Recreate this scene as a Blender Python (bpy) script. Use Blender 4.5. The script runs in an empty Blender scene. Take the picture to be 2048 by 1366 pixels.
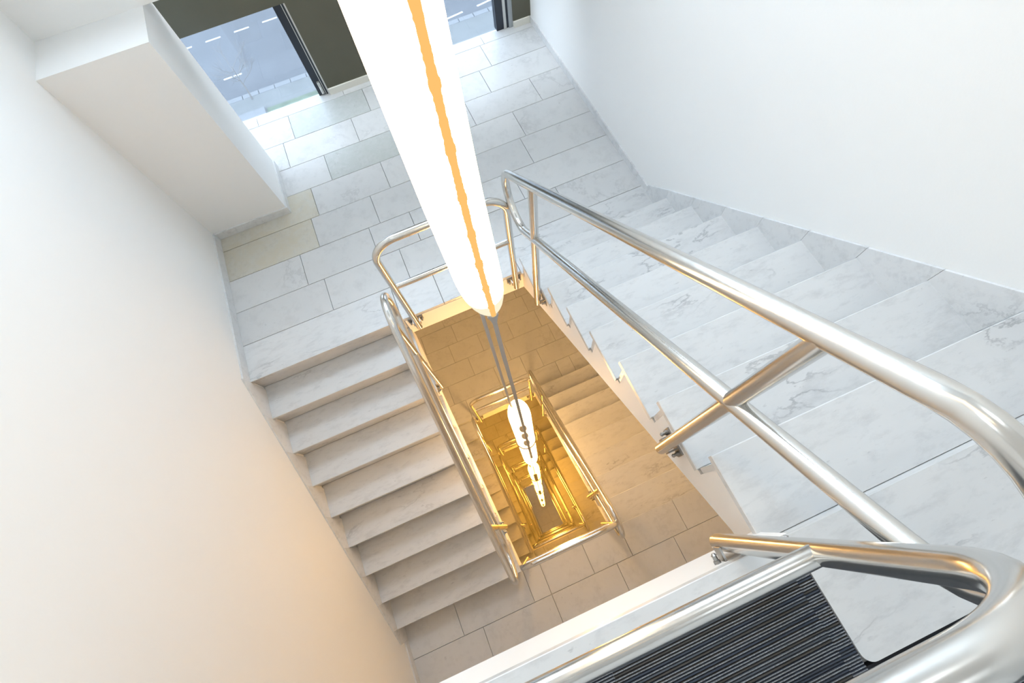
import bpy, math, random
from mathutils import Matrix, Vector
random.seed(7)
SC = bpy.context.scene
COL = SC.collection

# ------------------------------------------------------------------ camera
FPX = 927.655
RM = ((0.917622, -0.390714, -0.072893), (-0.389058, -0.845501, -0.365735), (0.081266, 0.363966, -0.92786))
CAM = Vector((0.38751, 0.2595, 1.31402))
cd = bpy.data.cameras.new('camera'); co = bpy.data.objects.new('camera', cd); COL.objects.link(co)
cd.sensor_width = 36.0; cd.lens = FPX / 2048 * 36.0; cd.clip_start = 0.02; cd.clip_end = 300
rx, ry, rz = (Vector(r) for r in RM)
co.matrix_world = Matrix(((rx.x, -ry.x, -rz.x, CAM.x), (rx.y, -ry.y, -rz.y, CAM.y), (rx.z, -ry.z, -rz.z, CAM.z), (0, 0, 0, 1)))
SC.camera = co

# ------------------------------------------------------------------ world, exposure
SKY_STRENGTH = 10.5
LAMP_STRENGTH = 19.0
LAMP_COLOR = (1.0, 0.58, 0.22)
FILL_STRENGTH = 4.5
vs = SC.view_settings
vs.view_transform = 'Standard'; vs.look = 'None'; vs.exposure = 0.13; vs.gamma = 1.0; vs.use_curve_mapping = False
w = bpy.data.worlds.new('overcast_sky'); SC.world = w; w.use_nodes = True
bg = w.node_tree.nodes['Background']
bg.inputs[0].default_value = (0.85, 0.93, 1.0, 1); bg.inputs[1].default_value = SKY_STRENGTH

def portal(name, loc, rot, sx, sy):
    l = bpy.data.lights.new(name, 'AREA'); l.shape = 'RECTANGLE'; l.size = sx; l.size_y = sy
    l.cycles.is_portal = True
    o = bpy.data.objects.new(name, l); COL.objects.link(o); o.location = loc; o.rotation_euler = rot
portal('window_portal', (-0.58, 4.62, -1.30), (math.radians(-90), 0, 0), 1.15, 0.82)
portal('window_portal', (1.36, 4.62, -1.30), (math.radians(-90), 0, 0), 1.0, 0.82)
portal('window_portal', (0.46, 3.86, 1.65), (math.radians(-90), 0, 0), 2.9, 2.1)

# ------------------------------------------------------------------ dimensions (metres)
R_, G_ = 0.19, 0.24209                       # riser, going
N = 9
H = N * R_                                   # one flight
L = 8 * G_                                   # well length (y)
W = 0.944                                    # well width (x)
XR, XL = 2.112, -1.170                       # wall faces
XRS, XLS = XR - 0.012, XL + 0.012            # skirting faces
XT, XTL = W - 0.013, 0.005                   # tread ends at the well
YF = 4.413                                   # facade face
OV = 0.024                                   # nosing overhang
SLAB = 0.03
BACK = -2.1
LEVELS = 6
ZBOT = -2 * LEVELS * H
CEIL = 2.95
ZG = -18.0

# ------------------------------------------------------------------ helpers
class MB:
    def __init__(s): s.v = []; s.f = []; s.m = []; s.sm = []
    def add(s, v, f, mi=0, smooth=False):
        b = len(s.v); s.v += [tuple(q) for q in v]
        for q in f: s.f.append(tuple(b + i for i in q)); s.m.append(mi); s.sm.append(smooth)
        return s
    def box(s, x0, x1, y0, y1, z0, z1, mi=0):
        v = [(x, y, z) for z in (z0, z1) for y in (y0, y1) for x in (x0, x1)]
        return s.add(v, [(0, 2, 3, 1), (4, 5, 7, 6), (0, 1, 5, 4), (2, 6, 7, 3), (0, 4, 6, 2), (1, 3, 7, 5)], mi)
    def slab(s, x0, x1, y0, y1, z0, z1, b=0.003, mi=0):
        # a slab with a small chamfer round the top
        v = [(x0, y0, z0), (x1, y0, z0), (x1, y1, z0), (x0, y1, z0),
             (x0, y0, z1 - b), (x1, y0, z1 - b), (x1, y1, z1 - b), (x0, y1, z1 - b),
             (x0 + b, y0 + b, z1), (x1 - b, y0 + b, z1), (x1 - b, y1 - b, z1), (x0 + b, y1 - b, z1)]
        f = [(3, 2, 1, 0), (8, 9, 10, 11)]
        for i in range(4):
            j = (i + 1) % 4
            f += [(i, j, 4 + j, 4 + i), (4 + i, 4 + j, 8 + j, 8 + i)]
        return s.add(v, f, mi)
    def prism_x(s, poly, x0, x1, mi=0):
        # polygon in (y,z), extruded along x
        n = len(poly)
        a = sum(poly[i][0] * poly[(i + 1) % n][1] - poly[(i + 1) % n][0] * poly[i][1] for i in range(n))
        if a < 0: poly = poly[::-1]
        v = [(x0, y, z) for y, z in poly] + [(x1, y, z) for y, z in poly]
        f = [tuple(range(n - 1, -1, -1)), tuple(range(n, 2 * n))]
        for i in range(n):
            j = (i + 1) % n; f.append((i, j, n + j, n + i))
        return s.add(v, f, mi)
    def prism_z(s, poly, z0, z1, mi=0):
        n = len(poly)
        a = sum(poly[i][0] * poly[(i + 1) % n][1] - poly[(i + 1) % n][0] * poly[i][1] for i in range(n))
        if a < 0: poly = poly[::-1]
        v = [(x, y, z0) for x, y in poly] + [(x, y, z1) for x, y in poly]
        f = [tuple(range(n - 1, -1, -1)), tuple(range(n, 2 * n))]
        for i in range(n):
            j = (i + 1) % n; f.append((i, j, n + j, n + i))
        return s.add(v, f, mi)
    def tube(s, pts, r, seg=20, closed=False, mi=0, caps=True):
        pts = [Vector(p) for p in pts]; n = len(pts)
        rad = r if isinstance(r, (list, tuple)) else [r] * n
        def tan(i):
            if closed: return (pts[(i + 1) % n] - pts[i - 1]).normalized()
            if i == 0: return (pts[1] - pts[0]).normalized()
            if i == n - 1: return (pts[-1] - pts[-2]).normalized()
            return ((pts[i + 1] - pts[i]).normalized() + (pts[i] - pts[i - 1]).normalized()).normalized()
        t = tan(0); u = t.orthogonal().normalized(); v = []
        for i in range(n):
            t = tan(i); u = (u - t * u.dot(t)).normalized(); q = t.cross(u)
            for k in range(seg):
                a = 2 * math.pi * k / seg
                v.append(pts[i] + (u * math.cos(a) + q * math.sin(a)) * rad[i])
        f = []
        for i in range(n if closed else n - 1):
            j = (i + 1) % n
            for k in range(seg):
                l = (k + 1) % seg
                f.append((i * seg + k, i * seg + l, j * seg + l, j * seg + k))
        s.add(v, f, mi, True)
        if not closed and caps:
            s.add(v[:seg], [tuple(range(seg - 1, -1, -1))], mi)
            s.add(v[-seg:], [tuple(range(seg))], mi)
        return s
    def lathe(s, prof, c, seg=28, mi=0):
        # profile [(radius, z)] about a vertical axis through c
        v = []
        for r, z in prof:
            for k in range(seg):
                a = 2 * math.pi * k / seg
                v.append((c[0] + r * math.cos(a), c[1] + r * math.sin(a), c[2] + z))
        f = []
        for i in range(len(prof) - 1):
            for k in range(seg):
                l = (k + 1) % seg
                f.append((i * seg + k, i * seg + l, (i + 1) * seg + l, (i + 1) * seg + k))
        return s.add(v, f, mi, True)
    def mesh(s, name, mats):
        me = bpy.data.meshes.new(name); me.from_pydata(s.v, [], s.f)
        for m in (mats if isinstance(mats, (list, tuple)) else [mats]): me.materials.append(m)
        me.polygons.foreach_set('material_index', s.m); me.polygons.foreach_set('use_smooth', s.sm)
        me.update(); return me
    def obj(s, name, mats, parent=None, loc=(0, 0, 0)):
        o = bpy.data.objects.new(name, s.mesh(name, mats)); COL.objects.link(o)
        o.parent = parent; o.location = loc
        return o

def empty(name, loc=(0, 0, 0)):
    o = bpy.data.objects.new(name, None); o.empty_display_size = 0.1; COL.objects.link(o); o.location = loc; return o
def tag(o, label, cat=None, group=None, kind=None):
    o['label'] = label
    if cat: o['category'] = cat
    if group: o['group'] = group
    if kind: o['kind'] = kind
    return o
KIDS = {}
def copy_tree(o, parent=None):
    c = o.copy(); COL.objects.link(c); c.parent = parent
    for ch in [q for q in SRC if q.parent == o]: copy_tree(ch, c)
    return c
def arc(c, u, v, r, a0, a1, n):
    c, u, v = Vector(c), Vector(u), Vector(v)
    return [c + u * (r * math.cos(a0 + (a1 - a0) * i / n)) + v * (r * math.sin(a0 + (a1 - a0) * i / n)) for i in range(n + 1)]
def ground(px, py, z):
    # the place on the horizontal plane z that a photograph pixel looks at
    d = rx * ((px - 1024) / FPX) + ry * ((py - 683) / FPX) + rz
    return CAM + d * ((z - CAM.z) / d.z)

# ------------------------------------------------------------------ materials
def mat(name):
    m = bpy.data.materials.new(name); m.use_nodes = True
    return m, m.node_tree.nodes, m.node_tree.links, m.node_tree.nodes['Principled BSDF']
def plain(name, col, rough=0.6, metal=0.0, noise=0.0, scale=20.0, bump=0.0):
    m, n, l, b = mat(name)
    b.inputs['Base Color'].default_value = (*col, 1); b.inputs['Roughness'].default_value = rough; b.inputs['Metallic'].default_value = metal
    if noise or bump:
        g = n.new('ShaderNodeNewGeometry'); t = n.new('ShaderNodeTexNoise'); t.inputs['Scale'].default_value = scale; t.inputs['Detail'].default_value = 6
        l.new(g.outputs['Position'], t.inputs['Vector'])
        if noise:
            r = n.new('ShaderNodeValToRGB')
            r.color_ramp.elements[0].position = 0.3; r.color_ramp.elements[1].position = 0.7
            r.color_ramp.elements[0].color = (*[max(0, c * (1 - noise)) for c in col], 1)
            r.color_ramp.elements[1].color = (*[min(1, c * (1 + noise)) for c in col], 1)
            l.new(t.outputs['Fac'], r.inputs['Fac']); l.new(r.outputs['Color'], b.inputs['Base Color'])
        if bump:
            q = n.new('ShaderNodeBump'); q.inputs['Strength'].default_value = bump; q.inputs['Distance'].default_value = 0.002
            l.new(t.outputs['Fac'], q.inputs['Height']); l.new(q.outputs['Normal'], b.inputs['Normal'])
    return m

def marble(name, base, vein, patch, vein_amount=0.55, scale=3.0, rough=0.28, stain=None, stretch=(1, 1, 1)):
    """Pale marble: cloudy patches, thin grey veins, a few dark flecks; every slab has its own piece of the pattern."""
    m, n, l, b = mat(name)
    g = n.new('ShaderNodeNewGeometry'); oi = n.new('ShaderNodeObjectInfo')
    mp = n.new('ShaderNodeMapping'); mp.inputs['Scale'].default_value = stretch; mp.inputs['Rotation'].default_value = (0, 0, 0.6)
    l.new(g.outputs['Position'], mp.inputs['Vector'])
    wv = n.new('ShaderNodeMath'); wv.operation = 'MULTIPLY'; wv.inputs[1].default_value = 37.0; l.new(oi.outputs['Random'], wv.inputs[0])
    def noise(sc, det, rg, dist=0.0):
        t = n.new('ShaderNodeTexNoise'); t.noise_dimensions = '4D'
        t.inputs['Scale'].default_value = sc; t.inputs['Detail'].default_value = det; t.inputs['Roughness'].default_value = rg; t.inputs['Distortion'].default_value = dist
        l.new(mp.outputs['Vector'], t.inputs['Vector']); l.new(wv.outputs[0], t.inputs['W']); return t.outputs['Fac']
    def ramp(x, stops):
        r = n.new('ShaderNodeValToRGB'); e = r.color_ramp.elements
        while len(e) < len(stops): e.new(0.5)
        for q, (p, c) in zip(e, stops): q.position = p; q.color = (c, c, c, 1)
        l.new(x, r.inputs['Fac']); return r.outputs['Color']
    def mix(fac, a, c):
        x = n.new('ShaderNodeMix'); x.data_type = 'RGBA'
        l.new(fac, x.inputs[0])
        for i, q in ((6, a), (7, c)):
            if isinstance(q, tuple): x.inputs[i].default_value = (*q, 1)
            else: l.new(q, x.inputs[i])
        return x.outputs[2]
    cloud = ramp(noise(scale * 0.9, 5, 0.6, 0.4), [(0.35, 0), (0.72, 1)])
    col = mix(cloud, base, patch)
    # thin veins along the mid level of a distorted noise
    v1 = ramp(noise(scale * 1.1, 7, 0.62, 0.35), [(0.482, 0), (0.498, 1), (0.502, 1), (0.520, 0)])
    gate = ramp(noise(scale * 0.9, 2, 0.5, 0.0), [(0.52, 0), (0.66, 1)])
    mm = n.new('ShaderNodeMath'); mm.operation = 'MULTIPLY'; l.new(v1, mm.inputs[0]); l.new(gate, mm.inputs[1])
    m2 = n.new('ShaderNodeMath'); m2.operation = 'MULTIPLY'; l.new(mm.outputs[0], m2.inputs[0]); m2.inputs[1].default_value = vein_amount
    col = mix(m2.outputs[0], col, vein)
    st1 = ramp(noise(scale * 5, 8, 0.7, 0.2), [(0.50, 0), (0.80, 0.45)])
    col = mix(st1, col, vein)
    fl = ramp(noise(scale * 14, 3, 0.6), [(0.66, 0), (0.74, 0.4)])
    col = mix(fl, col, vein)
    if stain:
        st = ramp(noise(scale * 2.2, 6, 0.7, 0.8), [(0.38, 0), (0.62, 1)])
        col = mix(st, col, stain)
    # slab to slab difference in tone
    hs = n.new('ShaderNodeHueSaturation'); mr = n.new('ShaderNodeMapRange'); mr.inputs[3].default_value = 0.97; mr.inputs[4].default_value = 1.03
    l.new(oi.outputs['Random'], mr.inputs[0]); l.new(mr.outputs[0], hs.inputs['Value']); l.new(col, hs.inputs['Color'])
    l.new(hs.outputs['Color'], b.inputs['Base Color'])
    b.inputs['Roughness'].default_value = rough
    return m

M_TILE = marble('marble_tile', (0.62, 0.622, 0.617), (0.38, 0.385, 0.39), (0.58, 0.585, 0.585), 0.4, 2.2, 0.30)
M_STEP = marble('marble_step', (0.66, 0.665, 0.663), (0.31, 0.315, 0.33), (0.61, 0.618, 0.62), 0.68, 2.2, 0.27, stretch=(0.8, 2.4, 1.6))
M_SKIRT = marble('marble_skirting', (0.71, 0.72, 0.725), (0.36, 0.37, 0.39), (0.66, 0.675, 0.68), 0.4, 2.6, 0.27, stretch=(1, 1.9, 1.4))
M_BEIGE = marble('marble_beige_stained', (0.57, 0.555, 0.49), (0.26, 0.25, 0.22), (0.59, 0.575, 0.52), 0.5, 4.0, 0.35, stain=(0.57, 0.53, 0.43))
M_GREEN = marble('marble_fossil', (0.50, 0.515, 0.50), (0.24, 0.26, 0.24), (0.53, 0.54, 0.535), 0.7, 6.0, 0.32, stain=(0.46, 0.485, 0.465))
M_WALL = plain('white_plaster', (0.845, 0.85, 0.84), 0.75, bump=0.15, scale=90)
M_CONC = plain('white_painted_concrete', (0.82, 0.80, 0.77), 0.55)
M_OLIVE = plain('dark_olive_paint', (0.10, 0.095, 0.066), 0.5, noise=0.06, scale=3)
M_CREAM = plain('cream_paint', (0.74, 0.72, 0.65), 0.45)
M_FRAME = plain('navy_window_frame', (0.018, 0.024, 0.036), 0.35)
M_FGREY = plain('grey_window_frame', (0.36, 0.39, 0.41), 0.4)
M_ALU = plain('pale_aluminium', (0.62, 0.62, 0.60), 0.3, 0.7)
M_GROUT = plain('grout', (0.22, 0.215, 0.21), 0.85)
def steel(name, rough, dim=1.0):
    m, n, l, b = mat(name)
    b.inputs['Base Color'].default_value = (0.66 * dim, 0.645 * dim, 0.615 * dim, 1); b.inputs['Metallic'].default_value = 1.0
    g = n.new('ShaderNodeNewGeometry'); t = n.new('ShaderNodeTexNoise'); t.inputs['Scale'].default_value = 60; t.inputs['Detail'].default_value = 4
    l.new(g.outputs['Position'], t.inputs['Vector'])
    r = n.new('ShaderNodeMapRange'); r.inputs[3].default_value = rough * 0.8; r.inputs[4].default_value = rough * 1.25
    l.new(t.outputs['Fac'], r.inputs[0]); l.new(r.outputs[0], b.inputs['Roughness'])
    return m
M_STEEL = steel('brushed_stainless_steel', 0.2)
M_BOLT = steel('bolt_steel', 0.34, 0.55)
def glass(name, tint):
    m = bpy.data.materials.new(name); m.use_nodes = True; n, l = m.node_tree.nodes, m.node_tree.links
    n.clear(); o = n.new('ShaderNodeOutputMaterial'); t = n.new('ShaderNodeBsdfTransparent'); t.inputs[0].default_value = (*tint, 1)
    gl = n.new('ShaderNodeBsdfGlossy'); gl.inputs['Roughness'].default_value = 0.02
    x = n.new('ShaderNodeMixShader'); x.inputs[0].default_value = 0.07
    l.new(t.outputs[0], x.inputs[1]); l.new(gl.outputs[0], x.inputs[2]); l.new(x.outputs[0], o.inputs[0]); return m
M_GLASS = glass('clear_window_glass', (0.92, 0.96, 1.0)); M_GLASST = glass('daylight_dimming_glass', (0.565, 0.605, 0.655))  # second tint is made up, to dim the daylight through the low windows
def emit(name, col, strength):
    m = bpy.data.materials.new(name); m.use_nodes = True; n, l = m.node_tree.nodes, m.node_tree.links
    n.clear(); o = n.new('ShaderNodeOutputMaterial'); e = n.new('ShaderNodeEmission'); e.inputs[0].default_value = (*col, 1); e.inputs[1].default_value = strength
    l.new(e.outputs[0], o.inputs[0]); return m
M_LAMP = emit('glowing_lamp_skin', LAMP_COLOR, LAMP_STRENGTH)
M_LAMPD = emit('glowing_lamp_skin_amber', (1.0, 0.45, 0.058), 17.0)
M_LTIP = emit('lamp_end_skin', (1.0, 0.87, 0.63), 0.97)
M_SEAM = emit('lamp_seam', (1.0, 0.56, 0.17), 0.92)
M_LAMP1 = emit('glowing_lamp_skin_pale', (1.0, 0.78, 0.51), 7.5)
M_FILL = emit('fill_light_diffuser', (0.88, 0.95, 1.0), FILL_STRENGTH)  # glow of the fill panels added out of view to brighten the top
M_PANEL2 = emit('lobby_light_diffuser', (1.0, 0.90, 0.68), 5.0)
M_STRAP = plain('grey_white_strap', (0.42, 0.42, 0.41), 0.55)
M_DISC = plain('grey_metal_disc', (0.13, 0.13, 0.135), 0.5, 0.2)
M_WIRE = plain('dark_wire', (0.06, 0.045, 0.03), 0.5)
M_RING = plain('cream_ring', (0.78, 0.70, 0.56), 0.5)
M_RIB = [plain('carpet_rib_navy', (0.045, 0.055, 0.075), 0.95), plain('carpet_rib_slate', (0.075, 0.085, 0.10), 0.95), plain('carpet_rib_brown', (0.06, 0.055, 0.05), 0.95),
         plain('carpet_base', (0.014, 0.015, 0.019), 0.95), plain('carpet_thread_grey', (0.20, 0.21, 0.225), 0.95, noise=0.5, scale=350)]

# ------------------------------------------------------------------ walls
def solid(name, mb, m, label, cat='wall'):
    return tag(mb.obj(name, m), label, cat, kind='structure')
solid('wall_left', MB().box(XL - 0.2, XL, BACK - 0.2, 4.75, ZBOT - 0.3, CEIL + 0.2), M_WALL, 'plain white plaster wall rising beside the shaded flight of stairs')
solid('wall_right', MB().box(XR, XR + 0.2, BACK - 0.2, 4.75, ZBOT - 0.3, CEIL + 0.2), M_WALL, 'bright white plaster wall above the sloping marble skirting')
solid('wall_back', MB().box(XL, XR, BACK - 0.2, BACK, ZBOT - 0.3, CEIL + 0.2), M_WALL, 'white plaster wall behind the carpeted landing')
solid('ceiling', MB().box(XL, XR, BACK, 3.8, CEIL, CEIL + 0.2), M_WALL, 'flat white ceiling over the stairwell', 'ceiling')
# facade at the half landing: plaster core, olive panels around two low windows
W1 = (XL, 0.085); W2 = (0.84, 1.935); WT = -0.90
fac = empty('wall_far', (0.46, YF, -H)); tag(fac, 'dark olive window wall at the far end of the half landing', 'wall', kind='structure')
fl = (-0.46, -YF, H)
def fpart(name, x0, x1, z0, z1, y0, y1, m): return MB().box(x0, x1, y0, y1, z0, z1).obj(name, m, fac, fl)
fpart('wall_core', XL, XR, WT, 0.9, YF + 0.02, YF + 0.2, M_WALL)
fpart('wall_core', XL, XR, ZBOT - 0.3, -H - 0.26, YF + 0.02, YF + 0.2, M_WALL)
fpart('wall_core', W1[1], W2[0], -H - 0.03, WT, YF + 0.02, YF + 0.2, M_WALL)
fpart('wall_core', W2[1], XR, -H - 0.03, WT, YF + 0.02, YF + 0.2, M_WALL)
fpart('head_panel', XL, XR, WT, 0.2, YF, YF + 0.02, M_OLIVE)
fpart('wall_panel', W1[1], W2[0], -H + 0.058, WT, YF, YF + 0.02, M_OLIVE)
fpart('wall_panel', W2[1], XR, -H + 0.058, WT, YF, YF + 0.02, M_OLIVE)
bf = empty('baseboard_far', (0.46, YF, -H)); tag(bf, 'low cream baseboard under the olive wall panels', 'baseboard', kind='structure')
for x0, x1 in ((W1[1], W2[0]), (W2[1], XRS)):
    MB().slab(x0, x1, YF - 0.012, YF + 0.018, -H, -H + 0.06).obj('board', M_CREAM, bf, fl)
# pier with a ledge, and the wall with the big upper window that stands on it
solid('wall_pier', MB().box(XL, -0.567, 3.268, 3.80, -H - 0.02, -0.256), M_WALL, 'white pier with a flat ledge on top beside the windowed landing', 'pier')
up = empty('wall_upper', (0.46, 3.6, -0.256)); tag(up, 'white wall standing on the ledge of the pier', 'wall', kind='structure')
ul = (-0.46, -3.6, 0.256)
for x0, x1, z0, z1 in ((XL, XR, -0.256, 0.6), (XL, -0.95, 0.6, 2.7), (1.88, XR, 0.6, 2.7), (XL, XR, 2.7, CEIL)):
    MB().box(x0, x1, 3.6, 3.8, z0, z1).obj('wall_piece', M_WALL, up, ul)

# windows
def window(name, x0, x1, z0, z1, y, label, jambs):
    o = empty(name, ((x0 + x1) / 2, y, z0)); tag(o, label, 'window', kind='structure'); ll = (-(x0 + x1) / 2, -y, -z0)
    gx0, gx1 = x0, x1
    for a, b, m, nm, d in jambs:
        MB().box(a, b, y + 0.03 - d, y + 0.10, z0, z1).obj(nm, m, o, ll)
        if b > (x0 + x1) / 2: gx1 = min(gx1, a)
        else: gx0 = max(gx0, b)
    MB().box(gx0, gx1, y + 0.055, y + 0.063, z0, z1).obj('pane', M_GLASST, o, ll)
    return o, ll
w1, ll1 = window('window_1', W1[0] + 0.001, W1[1], -H, WT, YF, 'low floor-level window beside the white pier, street below',
       [(-0.012, 0.050, M_FRAME, 'frame', 0.0), (0.050, 0.056, M_ALU, 'frame_bead', 0.004), (0.056, 0.072, M_FRAME, 'frame', 0.01), (0.072, W1[1], M_ALU, 'frame_edge', 0.02)])
hd = MB().box(0.018, 0.042, YF + 0.010, YF + 0.03, -H + 0.02, -H + 0.135).obj('handle_plate', M_ALU, w1, ll1)
MB().tube([(0.03, YF + 0.012, -H + 0.09), (0.03, YF - 0.016, -H + 0.09), (0.03, YF - 0.018, -H + 0.05)], 0.006, 10).obj('handle', M_ALU, hd)
window('window_2', W2[0], W2[1], -H, WT, YF, 'low floor-level window next to the bright right-hand wall corner and grey frame',
       [(W2[0], W2[0] + 0.06, M_FRAME, 'frame', 0.0), (1.772, 1.845, M_FRAME, 'frame', 0.0), (1.845, 1.872, M_ALU, 'frame_bead', 0.006), (1.872, 1.895, M_FRAME, 'frame', 0.002), (1.895, W2[1], M_FGREY, 'frame_edge', 0.015)])
w3 = empty('window_3', (0.465, 3.7, 0.6)); tag(w3, 'large upper window above the pier wall', 'window', kind='structure'); l3 = (-0.465, -3.7, -0.6)
for x0, x1, z0, z1 in ((-0.95, 1.88, 0.6, 0.66), (-0.95, 1.88, 2.64, 2.7), (-0.95, -0.89, 0.66, 2.64), (1.82, 1.88, 0.66, 2.64), (0.43, 0.49, 0.66, 2.64)):
    MB().box(x0, x1, 3.68, 3.74, z0, z1).obj('frame', M_FRAME, w3, l3)
for x0, x1 in ((-0.89, 0.43), (0.49, 1.82)): MB().box(x0, x1, 3.705, 3.713, 0.66, 2.64).obj('pane', M_GLASS, w3, l3)

# added unseen fill panels over the top landing and flights; lobby lights at the bottom
for i, (x, y, lab) in enumerate(((-0.55, -0.75, 'added unseen fill light panel over the carpeted landing by the left wall'), (1.45, -0.75, 'added unseen fill light panel over the carpeted landing by the right wall'),
                                 (1.52, 1.3, 'added unseen fill light panel over the bright upper flight'), (-0.6, 1.3, 'added unseen fill light panel over the shaded lower flight'),
                                 (0.47, -0.7, 'square light panel under the lowest floor landing'), (0.47, 2.9, 'square light panel under the lowest half landing'))):
    o = empty('unseen_light_panel', (x, y, CEIL if i < 4 else (-2 * (LEVELS - 1) * H - 0.25 if i == 4 else -(2 * LEVELS - 1) * H - 0.25))); tag(o, lab, 'light', 'square ceiling light panels')
    MB().box(-0.31, 0.31, -0.31, 0.31, -0.03, 0.0).obj('housing', M_ALU, o)
    MB().box(-0.29, 0.29, -0.29, 0.29, -0.034, -0.0302).obj('diffuser', M_FILL if i < 4 else M_PANEL2, o)

# ------------------------------------------------------------------ landings
ORD = ['first', 'second', 'third', 'fourth', 'fifth', 'sixth']
YROWS = [L, 2.235, 2.527, 2.826, 3.125, 3.430, 3.730, 4.035, 4.340, YF + 0.05]
J1 = [[-0.011, 0.318, XT, 1.626], [-0.46, 0.153, 0.80, 1.488], [-0.586, -0.009, 0.336, 1.227], [-0.42, 0.091, 0.77, 1.439], [-0.348, 0.272, 0.88, 1.498],
      [-0.156, 0.52, 1.162, 1.79], [-0.457, 0.177, 0.80, 1.424], [-0.344, 0.37, 0.93, 1.553], [-0.62, 0.2, 0.9, 1.6]]
J2 = [[-0.011, 0.52, 1.40, 1.62], [-0.177, 0.542, 0.96, 1.229], [-0.55, 0.25, 0.83, 1.55], [-0.6, 0.05, 0.514, 1.0, 1.459], [-0.3, 0.20, 0.825, 1.38],
      [-0.5, 0.1, 0.7, 1.3], [-0.2, 0.4, 1.0, 1.6], [-0.5, 0.1, 0.7, 1.3], [-0.3, 0.4, 1.0, 1.5]]
def tiles(parent, rows, joints, x0, x1, z, pickmat, gap=0.0032, clip=None):
    for i, js in enumerate(joints):
        ya, yb = sorted((rows[i], rows[i + 1]))
        xs = [x0] + [j for j in js if x0 < j < x1] + [x1]
        for a, b in zip(xs, xs[1:]):
            ya2, yb2 = ya, yb
            if clip: 
                q = clip(i, a, b, ya, yb)
                if q is None: continue
                a, b, ya2, yb2 = q
            dz = random.uniform(-0.0007, 0.0007)
            mb = MB().slab(-(b - a) / 2 + gap / 2, (b - a) / 2 - gap / 2, -(yb2 - ya2) / 2 + gap / 2, (yb2 - ya2) / 2 - gap / 2, -SLAB + 0.004, 0, 0.0012)
            mb.obj('tile', pickmat(i, (a + b) / 2), parent, ((a + b) / 2 - parent.location.x, (ya2 + yb2) / 2 - parent.location.y, z + dz - parent.location.z))

def mid_landing(k):
    z = -(2 * k - 1) * H
    o = empty('floor', (W / 2, L, z))
    lab = ('pale marble tiled half landing in front of the low windows' if k == 1 else
           '%s half landing below the windowed one, tiled marble in amber light' % ORD[k - 2])
    tag(o, lab, 'landing', kind='structure')
    oz = (-W / 2, -L, -z)
    # white slab with its fascia to the well
    MB().prism_z([(XL, L + 0.044), (0, L + 0.044), (0, L), (XR, L), (XR, YF + 0.05), (XL, YF + 0.05)], z - 0.25, z - SLAB).obj('slab', M_CONC, o, oz)
    MB().box(XL, XR, L + 0.004, YF + 0.02, z - SLAB, z - SLAB + 0.003).obj('grout_bed', M_GROUT, o, oz)
    def pm(i, x):
        if k == 1:
            if i == 3 and x < -0.42 or i == 4 and x < -0.35: return M_BEIGE
            if i == 5 and -0.156 < x < 0.52: return M_GREEN
            if i == 7 and 0 < x < 0.37: return M_GREEN
        return M_TILE if i else M_STEP
    jj = {1: J1, 2: J2}.get(k, J1 if k % 2 else J2)
    def clip(i, a, b, ya, yb):
        if i == 0 and (b <= XTL + 0.001): ya = L           # nosing slab of the flight going down
        if i == 0 and a >= XT - 0.02: ya = L - OV           # tucks under the first riser
        if k == 1 and i == 4 and b < -0.3: pass
        if k == 1 and a < -0.567 and 5 <= i:                # behind the pier
            if YROWS[i + 1] <= 3.8: a = -0.567
        return a, b, ya, yb
    tiles(o, YROWS, jj, XL + 0.001, XR - 0.001, z, pm, clip=clip)
    return o
for k in range(1, LEVELS + 1): mid_landing(k)

def floor_landing(k):
    z = -2 * k * H
    o = empty('floor', (W / 2, 0, z))
    if k == LEVELS:
        tag(o, 'grey tiled ground floor at the bottom of the stairwell', 'floor', kind='structure')
        oz = (-W / 2, 0, -z)
        MB().box(XL, XR, BACK, YF, z - 0.3, z - SLAB).obj('slab', M_CONC, o, oz)
        MB().box(XL, XR, BACK, YF, z - SLAB, z - SLAB + 0.003).obj('grout_bed', M_GROUT, o, oz)
        rows = [-2.1 + 0.6 * i for i in range(12)]
        tiles(o, rows, [[-0.6, 0, 0.6, 1.2, 1.8]] * 10, XL + 0.001, XR - 0.001, z, lambda i, x: M_TILE)
        return
    tag(o, '%s floor landing below the carpeted one, beige marble tiles' % ORD[k - 1], 'landing', kind='structure')
    oz = (-W / 2, 0, -z)
    MB().prism_z([(XL, BACK), (XR, BACK), (XR, -0.044), (W, -0.044), (W, 0), (XL, 0)], z - 0.25, z - SLAB).obj('slab', M_CONC, o, oz)
    MB().box(XL, XR, BACK, -0.004, z - SLAB, z - SLAB + 0.003).obj('grout_bed', M_GROUT, o, oz)
    rows = [0.0, -0.285, -0.585, -0.885, -1.185, -1.485, -1.785, -2.09]
    jj = [[-0.68, XTL, 0.17, 0.60, 0.985, 1.55], [-0.50, 0.17, 0.82, 1.40], [-0.75, -0.1, 0.5, 1.1, 1.7], [-0.5, 0.1, 0.7, 1.3], [-0.8, -0.2, 0.4, 1.0, 1.6], [-0.5, 0.1, 0.7, 1.3], [-0.8, -0.2, 0.4, 1.0, 1.6]]
    def clip(i, a, b, ya, yb):
        if i == 0 and b <= XTL + 0.001: yb = OV
        if i == 0 and a >= 0.98: yb = 0.0
        return a, b, ya, yb
    tiles(o, rows, jj, XL + 0.001, XR - 0.001, z, lambda i, x: M_TILE, clip=clip)
for k in range(1, LEVELS + 1): floor_landing(k)

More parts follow.
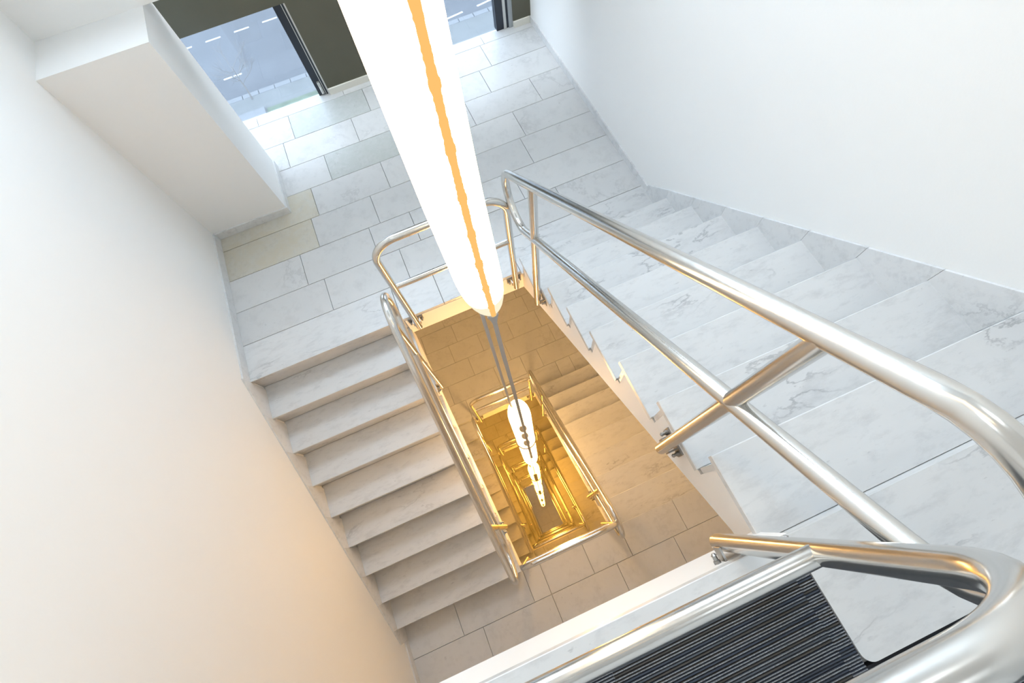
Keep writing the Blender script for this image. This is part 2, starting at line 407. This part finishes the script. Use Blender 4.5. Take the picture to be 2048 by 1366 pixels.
# top landing: slab, marble border, marble head slab of the flight, ribbed carpet
top = empty('floor', (W / 2, 0, 0)); tag(top, 'top landing with white fascia and pale marble border round dark carpet', 'landing', kind='structure')
MB().prism_z([(XL, BACK), (XR, BACK), (XR, -0.044), (W, -0.044), (W, 0), (XL, 0)], -0.25, -SLAB).obj('slab', M_CONC, top, (-W / 2, 0, 0))
for a, b in ((XL + 0.001, -0.25), (-0.25, XT - 0.002)):
    MB().slab(a, b - 0.002, -0.074, 0.0, -SLAB, 0, 0.002).obj('border_slab', M_STEP, top, (-W / 2, 0, 0))
rr = 0.028
poly = [(XT, 0.0), (XT, -0.300 + rr)] + [(XT + rr - rr * math.cos(a), -0.300 + rr - rr * math.sin(a)) for a in [math.pi / 2 * i / 6 for i in range(1, 7)]] + [(XR - 0.001, -0.300), (XR - 0.001, 0.0)]
MB().prism_z(poly, -SLAB, 0.0).obj('head_slab', M_STEP, top, (-W / 2, 0, 0))

car = empty('carpet', (0.4, -1.1, -SLAB)); tag(car, 'dark navy ribbed carpet tiles on the top landing beside marble', 'carpet')
P_ = 0.0062
xs = [XL + 0.002, -0.61, -0.11, 0.39, 0.89, 1.39, 1.89, XR - 0.002]
ys = [-0.077, -0.577, -1.077, -1.577, BACK + 0.002]
for a, b in zip(xs, xs[1:]):
    for c, d in zip(ys, ys[1:]):
        mb = MB(); n = int((c - d) / P_); ph = random.uniform(0, 0.5) * P_
        segs = [(a, b, c)]
        if c > -0.3 and b > XT:
            segs = [(a, min(b, XT - 0.002), c), (max(a, XT - 0.002) if a < XT else a, b, -0.303)] if a < XT else [(a, b, -0.303)]
        for (u, v, yt) in segs:
            mb.box(u, v - 0.0006, d + 0.0006, yt, -SLAB, -0.0075, 3)
        tone = random.random()
        for i in range(n):
            y = c - ph - (i + 0.5) * P_
            mi = random.choice((0, 0, 1, 2)); q = P_ * 0.40
            for (u, v, yt) in segs:
                if y + q > yt or y - q < d: continue
                if len(segs) == 2 and yt == c and y < -0.303: v2 = v
                else: v2 = v
                hh = -0.0035 + random.uniform(-0.0006, 0.0006)
                mb.add([(u, y - q, -0.0075), (u, y - q * 0.5, hh), (u, y + q * 0.5, hh), (u, y + q, -0.0075),
                        (v2, y - q, -0.0075), (v2, y - q * 0.5, hh), (v2, y + q * 0.5, hh), (v2, y + q, -0.0075)],
                       [(0, 4, 5, 1), (2, 6, 7, 3)], mi)
                mb.add([(u, y - q * 0.5, hh), (u, y + q * 0.5, hh), (v2, y + q * 0.5, hh), (v2, y - q * 0.5, hh)], [(0, 3, 2, 1)], 4 if random.random() < 0.75 else mi)
        mb.obj('carpet_tile', M_RIB, car, (-0.4, 1.1, SLAB))

# ------------------------------------------------------------------ stair flights (templates at z = 0 of their half landing)
ZT = -H
def flight_up():
    """flight from the half landing (local z 0) up to the floor landing, along the right wall"""
    o = empty('stair_flight', (XR - 0.6, L, ZT)); off = Vector((-(XR - 0.6), -L, 0)); parts = []
    Y = [L - (k - 1) * G_ for k in range(1, 11)]; Z = [k * R_ for k in range(0, 11)]
    # stepped concrete body with stringer face to the well
    poly = []
    for k in range(1, 10):
        poly += [(Y[k - 1] - OV - 0.02, Z[k - 1] - SLAB if k > 1 else -0.23), (Y[k - 1] - OV - 0.02, Z[k] - SLAB)]
    poly[0] = (Y[0] - OV - 0.02, -SLAB)
    poly = [(L, -SLAB)] + poly + [(Y[8] - OV - 0.02, Z[9] - 0.40), (Y[8], Z[9] - 0.415), (L, Z[1] - 0.435)]
    MB().prism_x(poly, W, XR - 0.0005).obj('stringer', M_CONC, o, off)
    for k in range(1, 9):
        yb, yf = Y[k] - OV - 0.0005, Y[k - 1]
        MB().slab(XT, XR - 0.001, -(yf - yb) / 2, (yf - yb) / 2, -SLAB, 0, 0.003).obj('tread', M_STEP, o, (off.x, (yf + yb) / 2 - L, Z[k]))
    for k in range(1, 10):
        y = Y[k - 1] - OV
        MB().box(XT + 0.012, XR - 0.001, -0.02, 0, -(R_ - SLAB) , 0).obj('riser', M_STEP, o, (off.x, y - L, Z[k] - SLAB))
    S = 0.078
    for k in range(0, 9):
        ya = Y[k - 1] if k else L + G_ * 0.95
        yb = Y[k]; za = Z[k]
        poly = [(ya - 0.0008, za), (yb + 0.0008, za), (yb + 0.0008, Z[k + 1] + S), (ya - 0.0008, Z[k] + S)]
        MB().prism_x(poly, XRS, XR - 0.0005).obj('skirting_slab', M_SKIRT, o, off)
    return o
def flight_down():
    """flight from the half landing (local z 0) down to the next floor landing, along the left wall"""
    o = empty('stair_flight', (XL + 0.6, L, ZT)); off = Vector((-(XL + 0.6), -L, 0))
    Y = [L - j * G_ for j in range(0, 11)]; Z = [-j * R_ for j in range(0, 11)]
    poly = []
    for j in range(0, 9):
        poly += [(Y[j] + OV + 0.02, Z[j] - SLAB), (Y[j] + OV + 0.02, Z[j + 1] - SLAB)]
    poly += [(0.0, Z[9] - SLAB), (0.0, Z[8] - 0.43), (L + OV + 0.02, -0.43 + 0.044 / G_ * R_)]
    MB().prism_x(poly, XL + 0.0005, 0.0).obj('stringer', M_CONC, o, off)
    for j in range(1, 9):
        yf, yb = Y[j], Y[j - 1] + OV + 0.0005
        MB().slab(XL + 0.001, XTL, -(yb - yf) / 2, (yb - yf) / 2, -SLAB, 0, 0.003).obj('tread', M_STEP, o, (off.x, (yf + yb) / 2 - L, Z[j]))
    for j in range(0, 9):
        y = Y[j] + OV
        MB().box(XL + 0.001, XTL - 0.012, 0, 0.02, -(R_ - SLAB), 0).obj('riser', M_STEP, o, (off.x, y - L, Z[j] - SLAB))
    S = 0.095
    for j in range(1, 10):
        yf = Y[j] if j < 9 else 0.0 - G_ * 0.5; yb = Y[j - 1]; z = Z[j]
        zt = Z[j] + S if j < 9 else Z[9] + S + R_ * 0.5
        poly = [(yf + 0.0008, z), (yb - 0.0008, z), (yb - 0.0008, Z[j - 1] + S), (yf + 0.0008, zt)]
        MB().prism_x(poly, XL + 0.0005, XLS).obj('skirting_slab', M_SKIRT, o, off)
    return o

# ------------------------------------------------------------------ rails
RT = 0.0225
UPS = Vector((0, -G_, R_)).normalized()            # uphill on the right flight
def bracket(parent, c, ax, nrm, off, st=0.044):
    """saddle bracket: two plates on the slab face beside the post, each with a bolt and a nut"""
    c, ax, nrm = Vector(c), Vector(ax), Vector(nrm); up_ = Vector((0, 0, 1))
    mb = MB()
    def bx(p, a, b, d):
        v = [p + ax * sa + nrm * sb + up_ * sc for sc in (-d, d) for sb in (-b, b) for sa in (-a, a)]
        mb.add(v, [(0, 2, 3, 1), (4, 5, 7, 6), (0, 1, 5, 4), (2, 6, 7, 3), (0, 4, 6, 2), (1, 3, 7, 5)])
    bx(c - nrm * (st - 0.003), 0.056, 0.003, 0.028)
    for s in (-1, 1): bx(c + ax * s * 0.026 - nrm * (st / 2 - 0.001), 0.003, st / 2 - 0.002, 0.022)
    o = mb.obj('bracket', M_BOLT, parent, off)
    for s in (-1, 1):
        p = c + ax * s * 0.043 - nrm * (st - 0.006)
        b = MB(); b.tube([p, p + nrm * 0.010], 0.0105, 6); b.tube([p + nrm * 0.010, p + nrm * 0.022], 0.0062, 10)
        b.tube([p + nrm * 0.022, p + nrm * 0.028], [0.0085, 0.004], 10); b.obj('bolt', M_BOLT, o)
    return o

def flight_rail(x, nz, name_loc, y_lo, y_hi, posts, hz, hm, zb, nrm, st=0.044):
    """closed loop of tube along one flight: y_lo is the low end's tangent point, y_hi the high end's; nz(y) the nosing line"""
    o = empty('stair_handrail', name_loc); off = -Vector(name_loc)
    sgn = 1 if nz(0) > nz(1) else -1
    d = Vector((0, -sgn * G_, R_)).normalized()        # uphill
    nn = Vector((0, sgn * R_, G_)).normalized()        # square to the flight, upward
    dist = (hz - hm) * nn.z; r = dist / 2
    tl = Vector((x, y_lo, nz(y_lo) + hz)); th = Vector((x, y_hi, nz(y_hi) + hz))
    cl, ch = tl - nn * r, th - nn * r
    pts = arc(ch, nn, d, r, 0, math.pi, 18)            # high end, over the top and down
    pts = pts[1:-1]
    lo = arc(cl, -nn, -d, r, 0, math.pi, 18)[1:-1]
    nseg = 10
    line1 = [th + (tl - th) * (i / nseg) for i in range(nseg + 1)]
    line2 = [(tl - nn * 2 * r) + ((th - nn * 2 * r) - (tl - nn * 2 * r)) * (i / nseg) for i in range(nseg + 1)]
    loop = line1 + [cl + (-(-nn)) * 0] * 0
    lo2 = arc(cl, nn, -d, r, 0, math.pi, 18)[1:-1]
    hi2 = arc(ch, -nn, d, r, 0, math.pi, 18)[1:-1]
    loop = line1 + lo2 + line2 + hi2
    MB().tube(loop, RT, 22, closed=True).obj('rail_loop', M_STEEL, o, off)
    for y in posts:
        zt = nz(y) + hz; z0 = nz(y) - zb
        p = MB().tube([(x, y, z0), (x, y, zt - 0.004)], RT * 0.98, 20).obj('post', M_STEEL, o, off)
        bracket(o, (x, y, z0 + 0.045), (0, 1, 0), nrm, off, st)
    return o
def guard(y, x0, x1, z, zb, zm, zt, nrm, loc):
    o = empty('guard_rail', loc); off = -Vector(loc); r = 0.15
    a = [(x0, y, z + zb), (x0, y, z + zt - r - 0.02)]
    a += arc((x0 + r, y, z + zt - r), (-1, 0, 0), (0, 0, 1), r, 0, math.pi / 2, 14)
    a += arc((x1 - r, y, z + zt - r), (0, 0, 1), (1, 0, 0), r, 0, math.pi / 2, 14)
    a += [(x1, y, z + zt - r - 0.02), (x1, y, z + zb)]
    MB().tube(a, RT, 22).obj('frame_tube', M_STEEL, o, off)
    MB().tube([(x0 + 0.012, y, z + zm), (x1 - 0.012, y, z + zm)], RT * 0.86, 20, caps=False).obj('mid_rail', M_STEEL, o, off)
    for x in (x0, x1): bracket(o, (x, y, z + zb + 0.055), (1, 0, 0), nrm, off)
    return o
nzR = lambda y: -H + R_ * (1 + (L - y) / G_)
nzL = lambda y: -H - R_ * (L - y) / G_

n_before = set(bpy.data.objects)
f_up = flight_up(); f_dn = flight_down()
r_up = flight_rail(W - 0.044, nzR, (W - 0.044, 0.95, -H), 1.876, 0.205, (1.545, 0.337), 0.875, 0.468, 0.275, (-1, 0, 0))
r_dn = flight_rail(0.029, nzL, (0.029, 0.95, -H), 0.085, 1.50, (1.52, 0.388), 1.06, 0.62, 0.16, (1, 0, 0), 0.029)
g_m = guard(L - 0.046, 0.077, 0.870, -H, -0.116, 0.508, 0.955, (0, -1, 0), (W / 2, L - 0.046, -H))
g_f = guard(0.056, 0.077, 0.870, -2 * H, -0.116, 0.48, 0.92, (0, 1, 0), (W / 2, 0.056, -2 * H))
SRC = [o for o in bpy.data.objects if o not in n_before]
g_t = guard(0.036, XL + 0.08, 0.797, 0, -0.115, 0.405, 0.852, (0, 1, 0), (W / 2, 0.036, 0))
tag(g_t, 'brushed steel guard rail on the carpeted top landing', 'railing', 'steel guard rails of the landings')
G1, G2, G3, G4 = 'marble stair flights', 'steel handrails of the flights', 'steel guard rails of the landings', 'steel guard rails of the landings'
for k in range(1, LEVELS + 1):
    dz = Vector((0, 0, -2 * H * (k - 1)))
    tr = [f_up, f_dn, r_up, r_dn, g_m, g_f] if k == 1 else [copy_tree(o) for o in (f_up, f_dn, r_up, r_dn, g_m, g_f)]
    if k > 1:
        for o in tr: o.location = o.location + dz
    a, b, c, d, e, f = tr
    if k == 1:
        tag(a, 'bright white marble flight from the windowed landing up to the carpet', 'stairs', G1)
        tag(b, 'shaded marble flight going down from the windowed landing along the bare wall', 'stairs', G1)
        tag(c, 'large steel handrail loop of the bright white marble flight', 'railing', G2)
        tag(d, 'steel handrail loop of the shaded flight below the windowed landing', 'railing', G2)
        tag(e, 'steel guard rail on the edge of the windowed landing behind the lamp', 'railing', G3)
        tag(f, 'steel guard rail on the first floor landing below the carpet', 'railing', G4)
    else:
        s = ORD[k - 1]
        tag(a, '%s marble flight down the bright wall side, in amber lamplight' % s, 'stairs', G1)
        tag(b, '%s marble flight down the bare wall side, in amber lamplight' % s, 'stairs', G1)
        tag(c, '%s steel handrail loop down the bright wall side of the well' % s, 'railing', G2)
        tag(d, '%s steel handrail loop down the bare wall side of the well' % s, 'railing', G2)
        tag(e, 'steel guard rail on the %s half landing below the windowed one' % ORD[k - 2], 'railing', G3)
        if k < LEVELS: tag(f, 'steel guard rail on the %s floor landing below the carpet' % s, 'railing', G4)
        else:
            for ch in [q for q in bpy.data.objects if q.parent == f]:
                for c2 in [q for q in bpy.data.objects if q.parent == ch]: bpy.data.objects.remove(c2)
                bpy.data.objects.remove(ch)
            bpy.data.objects.remove(f)

# ------------------------------------------------------------------ baseboards of the half landing
S = 0.078
br = empty('baseboard_right', (XR, 3.2, -H)); tag(br, 'low marble skirting of the windowed landing along the bright wall', 'baseboard', kind='structure')
yb = [L + G_ * 0.95, 2.62, 3.42, YF - 0.013]
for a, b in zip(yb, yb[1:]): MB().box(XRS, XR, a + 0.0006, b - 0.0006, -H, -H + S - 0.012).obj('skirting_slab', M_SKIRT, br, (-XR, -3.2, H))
bl = empty('baseboard_left', (XL, 2.6, -H)); tag(bl, 'low marble skirting of the windowed landing along the bare wall and pier', 'baseboard', kind='structure')
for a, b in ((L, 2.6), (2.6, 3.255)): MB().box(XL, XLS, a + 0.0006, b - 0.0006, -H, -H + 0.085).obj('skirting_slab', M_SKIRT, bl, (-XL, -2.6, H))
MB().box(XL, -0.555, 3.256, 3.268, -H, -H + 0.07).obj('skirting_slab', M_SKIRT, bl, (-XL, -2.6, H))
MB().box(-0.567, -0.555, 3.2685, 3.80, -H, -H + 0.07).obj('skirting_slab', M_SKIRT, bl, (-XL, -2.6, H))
bb = empty('baseboard_lower', (XL, -1, -2 * H)); tag(bb, 'low marble skirting of the first floor landing below the carpet', 'baseboard', kind='structure')
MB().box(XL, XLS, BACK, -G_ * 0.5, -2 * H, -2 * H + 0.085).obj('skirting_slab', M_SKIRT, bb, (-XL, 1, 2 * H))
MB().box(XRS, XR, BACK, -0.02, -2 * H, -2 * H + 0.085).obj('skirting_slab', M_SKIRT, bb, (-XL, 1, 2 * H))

# ------------------------------------------------------------------ hanging tube lamps
def lamp(c, z0, z1, r, label, cord_top, knots, disc, strap=None, hoop=None, seam_w=0.0095, tip=0.15, skin=M_LAMP1, cx=0.0):
    """one long soft tube: skin, end, seam with clips, ring, cord"""
    x, y = c; o = empty('pendant_lamp', (x, y, z0)); tag(o, label, 'lamp', 'tube lamps hanging in the stairwell')
    h = z1 - z0; eb, et = (0.25, 0.30) if not disc else (0.5, 0.42)
    def rad(t):
        if t < eb: q = 1 - t / eb; return r * max(0.0, 1 - q ** 2.2) ** 0.52
        if t > h - et: q = 1 - (h - t) / et; return r * math.sqrt(max(0.0, 1 - q ** 2.3))
        return r
    dx = (lambda t: 0.0) if disc else (lambda t: -0.023 * (1 - math.exp(-max(t, 0) / 0.28)))     # the tube hangs a little askew
    def lean(mb): mb.v = [(q[0] + dx(q[2]), q[1], q[2]) for q in mb.v]; return mb
    ts = [tip * 0.06 * i for i in range(1, 17)]; ts = [0.003] + [t for t in ts if t < tip]
    body = [tip] + [tip + (eb - tip) * i / 8 for i in range(1, 9)] + [eb + (h - eb - et) * i / 6 for i in range(1, 7)] + [h - et + et * i / 14 for i in range(1, 14)] + [h - 0.002]
    lean(MB().lathe([(max(0.006, rad(t)), t) for t in ts + [tip]], (0, 0, 0))).obj('lamp_end', M_LTIP, o)
    lean(MB().lathe([(max(0.006, rad(t)), t) for t in body], (0, 0, 0))).obj('lamp_skin', skin, o)
    # seam on the side of the carpeted landing
    a = math.atan2(CAM.y - y, CAM.x - x); u = Vector((math.cos(a), math.sin(a), 0)); v = Vector((-u.y, u.x, 0))
    tt = [0.004] + [h * i / 420 for i in range(1, 420)] + [h - 0.004]
    mb = MB(); vv = []
    def turn(t):
        b = a + (0 if disc else math.radians(8 + 17 * min(1, t)))
        return Vector((math.cos(b), math.sin(b), 0)), Vector((-math.sin(b), math.cos(b), 0))
    for t in tt:
        u, v = turn(t); rr = max(0.006, rad(t)); wv = seam_w * random.uniform(0.90, 1.10) * (1.0 + (0.35 * math.exp(-(min(abs(t - q) for q in knots) / 0.012) ** 2) if not disc else 0.0))
        vv += [u * (rr - 0.004) - v * wv + Vector((0, 0, t)), u * (rr + 0.006) - v * wv * 0.5 + Vector((0, 0, t)), u * (rr + 0.006) + v * wv * 0.5 + Vector((0, 0, t)), u * (rr - 0.004) + v * wv + Vector((0, 0, t))]
    ff = [(4 * i + j, 4 * i + j + 1, 4 * i + j + 5, 4 * i + j + 4) for i in range(len(tt) - 1) for j in range(3)]
    lean(mb.add(vv, ff)).obj('seam', M_SEAM if not disc else M_RING, o)
    for t in knots:
        u, v = turn(t); p = u * rad(t) + Vector((0, 0, t))
        if disc:
            # flat round clip standing on the seam
            n3 = (u * 0.4 + Vector((0, 0, 1))).normalized(); p = p + u * 0.016
            MB().tube([p - n3 * 0.002, p + n3 * 0.008], 0.028, 16).obj('clip_disc', M_DISC, o)
        else:
            k = MB(); q = u * (rad(t) + 0.002)
            k.tube([q + Vector((0, 0, t - 0.011)), q + Vector((0, 0, t - 0.004)), q + Vector((0, 0, t + 0.006)), q + Vector((0, 0, t + 0.012))], [seam_w * 0.6, seam_w * 0.95, seam_w * 1.0, seam_w * 0.6], 10); lean(k).obj('seam_knot', M_SEAM, o)
    u, v = turn(0)
    ring = arc((0, 0, -0.014), (1, 0, 0), (0, 1, 0), 0.0115, 0, 2 * math.pi, 16)[:-1]
    MB().tube(ring, 0.0075, 10, closed=True).obj('end_ring', M_RING, o)
    if hoop is not None:
        MB().tube(arc((0, 0, hoop), (1, 0, 0), (0, 1, 0), r + 0.009, 0, 2 * math.pi, 32)[:-1], 0.006, 8, closed=True).obj('wire_hoop', M_WIRE, o)
    if strap is not None:
        # flat fabric strap tied below the ring, gathered at the knot
        pr_ = [(0.0, 0.016), (-0.02, 0.020), (-0.05, 0.012), (-0.08, 0.008), (-0.4, 0.0085), (-0.9, 0.0085), (strap, 0.0085)]
        mb = MB(); vv = []
        for z, wd in pr_:
            ctr = Vector((0, 0, z - 0.022)) + u * (0.085 * min(1, max(0, (-z - 0.5) / 1.0)))
            vv += [ctr - v * wd - u * 0.003, ctr + v * wd - u * 0.003, ctr + v * wd + u * 0.003, ctr - v * wd + u * 0.003]
        ff = [(4 * i + j, 4 * i + (j + 1) % 4, 4 * i + 4 + (j + 1) % 4, 4 * i + 4 + j) for i in range(len(pr_) - 1) for j in range(4)] + [(3, 2, 1, 0), (4 * len(pr_) - 4, 4 * len(pr_) - 3, 4 * len(pr_) - 2, 4 * len(pr_) - 1)]
        mb.add(vv, ff).obj('strap', M_STRAP, o)
    MB().tube([(cx * 0.7 + dx(h), 0, h - 0.06), (cx + dx(h), 0, h + 0.02), (cx + dx(h), 0, cord_top - z0)], 0.0078, 10).obj('cord', M_STRAP, o)
    return o
lamp((0.490, 0.930), -0.065, 2.45, 0.067, 'topmost tube lamp with thick orange seam, hanging beside the upper guard rail', CEIL, [0.15 + 0.125 * i for i in range(14)], False, strap=-3.05)
nm = ['second tube lamp of the hanging chain, below the orange-seamed one, with grey discs', 'third tube lamp of the hanging chain down the well', 'fourth tube lamp of the hanging chain down the well',
      'fifth tube lamp of the hanging chain down the well', 'lowest tube lamp of the hanging chain above the grey floor']
for i in range(5):
    zt = -1.76 - 3.55 * i; zb = zt - 3.08
    lamp((0.506, 1.035), zb, zt, 0.086, nm[i], CEIL if i == 0 else zb + 3.55 - 0.02, [3.08 - q for q in (0.36, 0.66, 1.00)], True, hoop=3.08 - 1.38, seam_w=0.005, tip=0.03, skin=M_LAMPD if i else M_LAMP, cx=-0.040)

# ------------------------------------------------------------------ street outside
M_ASPH = plain('asphalt', (0.105, 0.11, 0.118), 0.9, noise=0.08, scale=0.5)
M_PAVE = plain('concrete_pavement', (0.145, 0.15, 0.147), 0.9, noise=0.08, scale=1.2)
M_KERB = plain('kerb_stone', (0.17, 0.175, 0.18), 0.85)
M_GRASS = plain('grass', (0.115, 0.14, 0.10), 0.95, noise=0.2, scale=2.0)
M_LINE = plain('white_road_paint', (0.5, 0.51, 0.52), 0.7)
M_BARK = plain('bare_bark', (0.20, 0.19, 0.18), 0.9)
tag(MB().box(-60, 60, 29.3, 80, ZG - 0.4, ZG - 0.12).obj('street', M_ASPH), 'grey asphalt street seen through the low windows', 'street', kind='structure')
tag(MB().box(-60, 60, 4.8, 28.9, ZG - 0.4, ZG).obj('pavement', M_PAVE), 'pale concrete pavement between building and street', 'pavement', kind='structure')
kb = empty('kerb', (0, 29.1, ZG - 0.1)); tag(kb, 'pale kerb stones along the edge of the street', 'kerb')
for i in range(24): MB().slab(-0.49, 0.49, -0.2, 0.2, -0.3, 0.12, 0.03).obj('kerb_stone', M_KERB, kb, (-12 + i, 0, 0))
tag(MB().slab(-5.3, -1.0, 24.0, 27.5, ZG, ZG + 0.03, 0.01).obj('grass_strip', M_GRASS), 'patch of short grass beside the pavement', 'grass', kind='stuff')
tag(MB().slab(-9.5, -5.4, 25.0, 27.6, ZG, ZG + 0.12, 0.02).obj('paving_slab', M_KERB), 'pale concrete slab next to the patch of grass', 'slab')
def dash(x, y, l, lab, grp, rot=0.0):
    o = MB().slab(-l / 2, l / 2, -0.07, 0.07, 0, 0.004, 0.001).obj('road_marking', M_LINE, None, (x, y, ZG - 0.12)); o.rotation_euler.z = rot; tag(o, lab, 'road marking', grp)
for i in range(-4, 6): dash(-9.3 + 1.92 * i + 1.92, 35.53, 1.0, 'white lane dash in the row on the far side of the street', 'lane dashes far row')
dash(-6.78, 31.4, 1.15, 'single white dash near the kerb before the bare tree', 'near dashes')
for x, y, rt in ((7.45, 28.92 + 0.9, 0.12), (9.65, 29.28 + 0.75, 0.14)): dash(x, y, 1.2, 'white dash by the kerb seen through the window beside the bright wall', 'kerb dashes', rt)
# bare tree in front of the street
def tree(base, hgt, label):
    random.seed(11); o = empty('bare_tree', base); tag(o, label, 'tree')
    MB().tube([(0, 0, 0), (0.05, 0.02, hgt * 0.25), (0.0, 0.08, hgt * 0.5), (0.06, 0.1, hgt * 0.75)], [0.05, 0.042, 0.034, 0.02], 8).obj('trunk', M_BARK, o)
    def grow(mb, p, d, l, r, dep):
        q = p + d * l
        mid = p + d * l * 0.5 + Vector((random.uniform(-1, 1), random.uniform(-1, 1), random.uniform(-1, 1))) * l * 0.08
        mb.tube([p, mid, q], [r, r * 0.85, r * 0.65], 5, caps=False)
        if dep:
            for i in range(random.choice((2, 3))):
                nd = (d + Vector((random.uniform(-1, 1), random.uniform(-1, 1), random.uniform(-0.4, 0.8))) * 0.65).normalized()
                grow(mb, p + d * l * random.uniform(0.5, 1.0), nd, l * random.uniform(0.55, 0.8), r * 0.62, dep - 1)
    for i in range(9):
        mb = MB(); a = i * 2.4; z = hgt * (0.35 + 0.045 * i)
        grow(mb, Vector((0.03, 0.06, z)), Vector((math.cos(a), math.sin(a), 0.7)).normalized(), hgt * 0.26, 0.016, 4)
        mb.obj('branch', M_BARK, o)
tb = ground(505, 198, ZG)
tree((tb.x, tb.y, ZG), 2.7, 'bare leafless tree by the kerb outside the window')
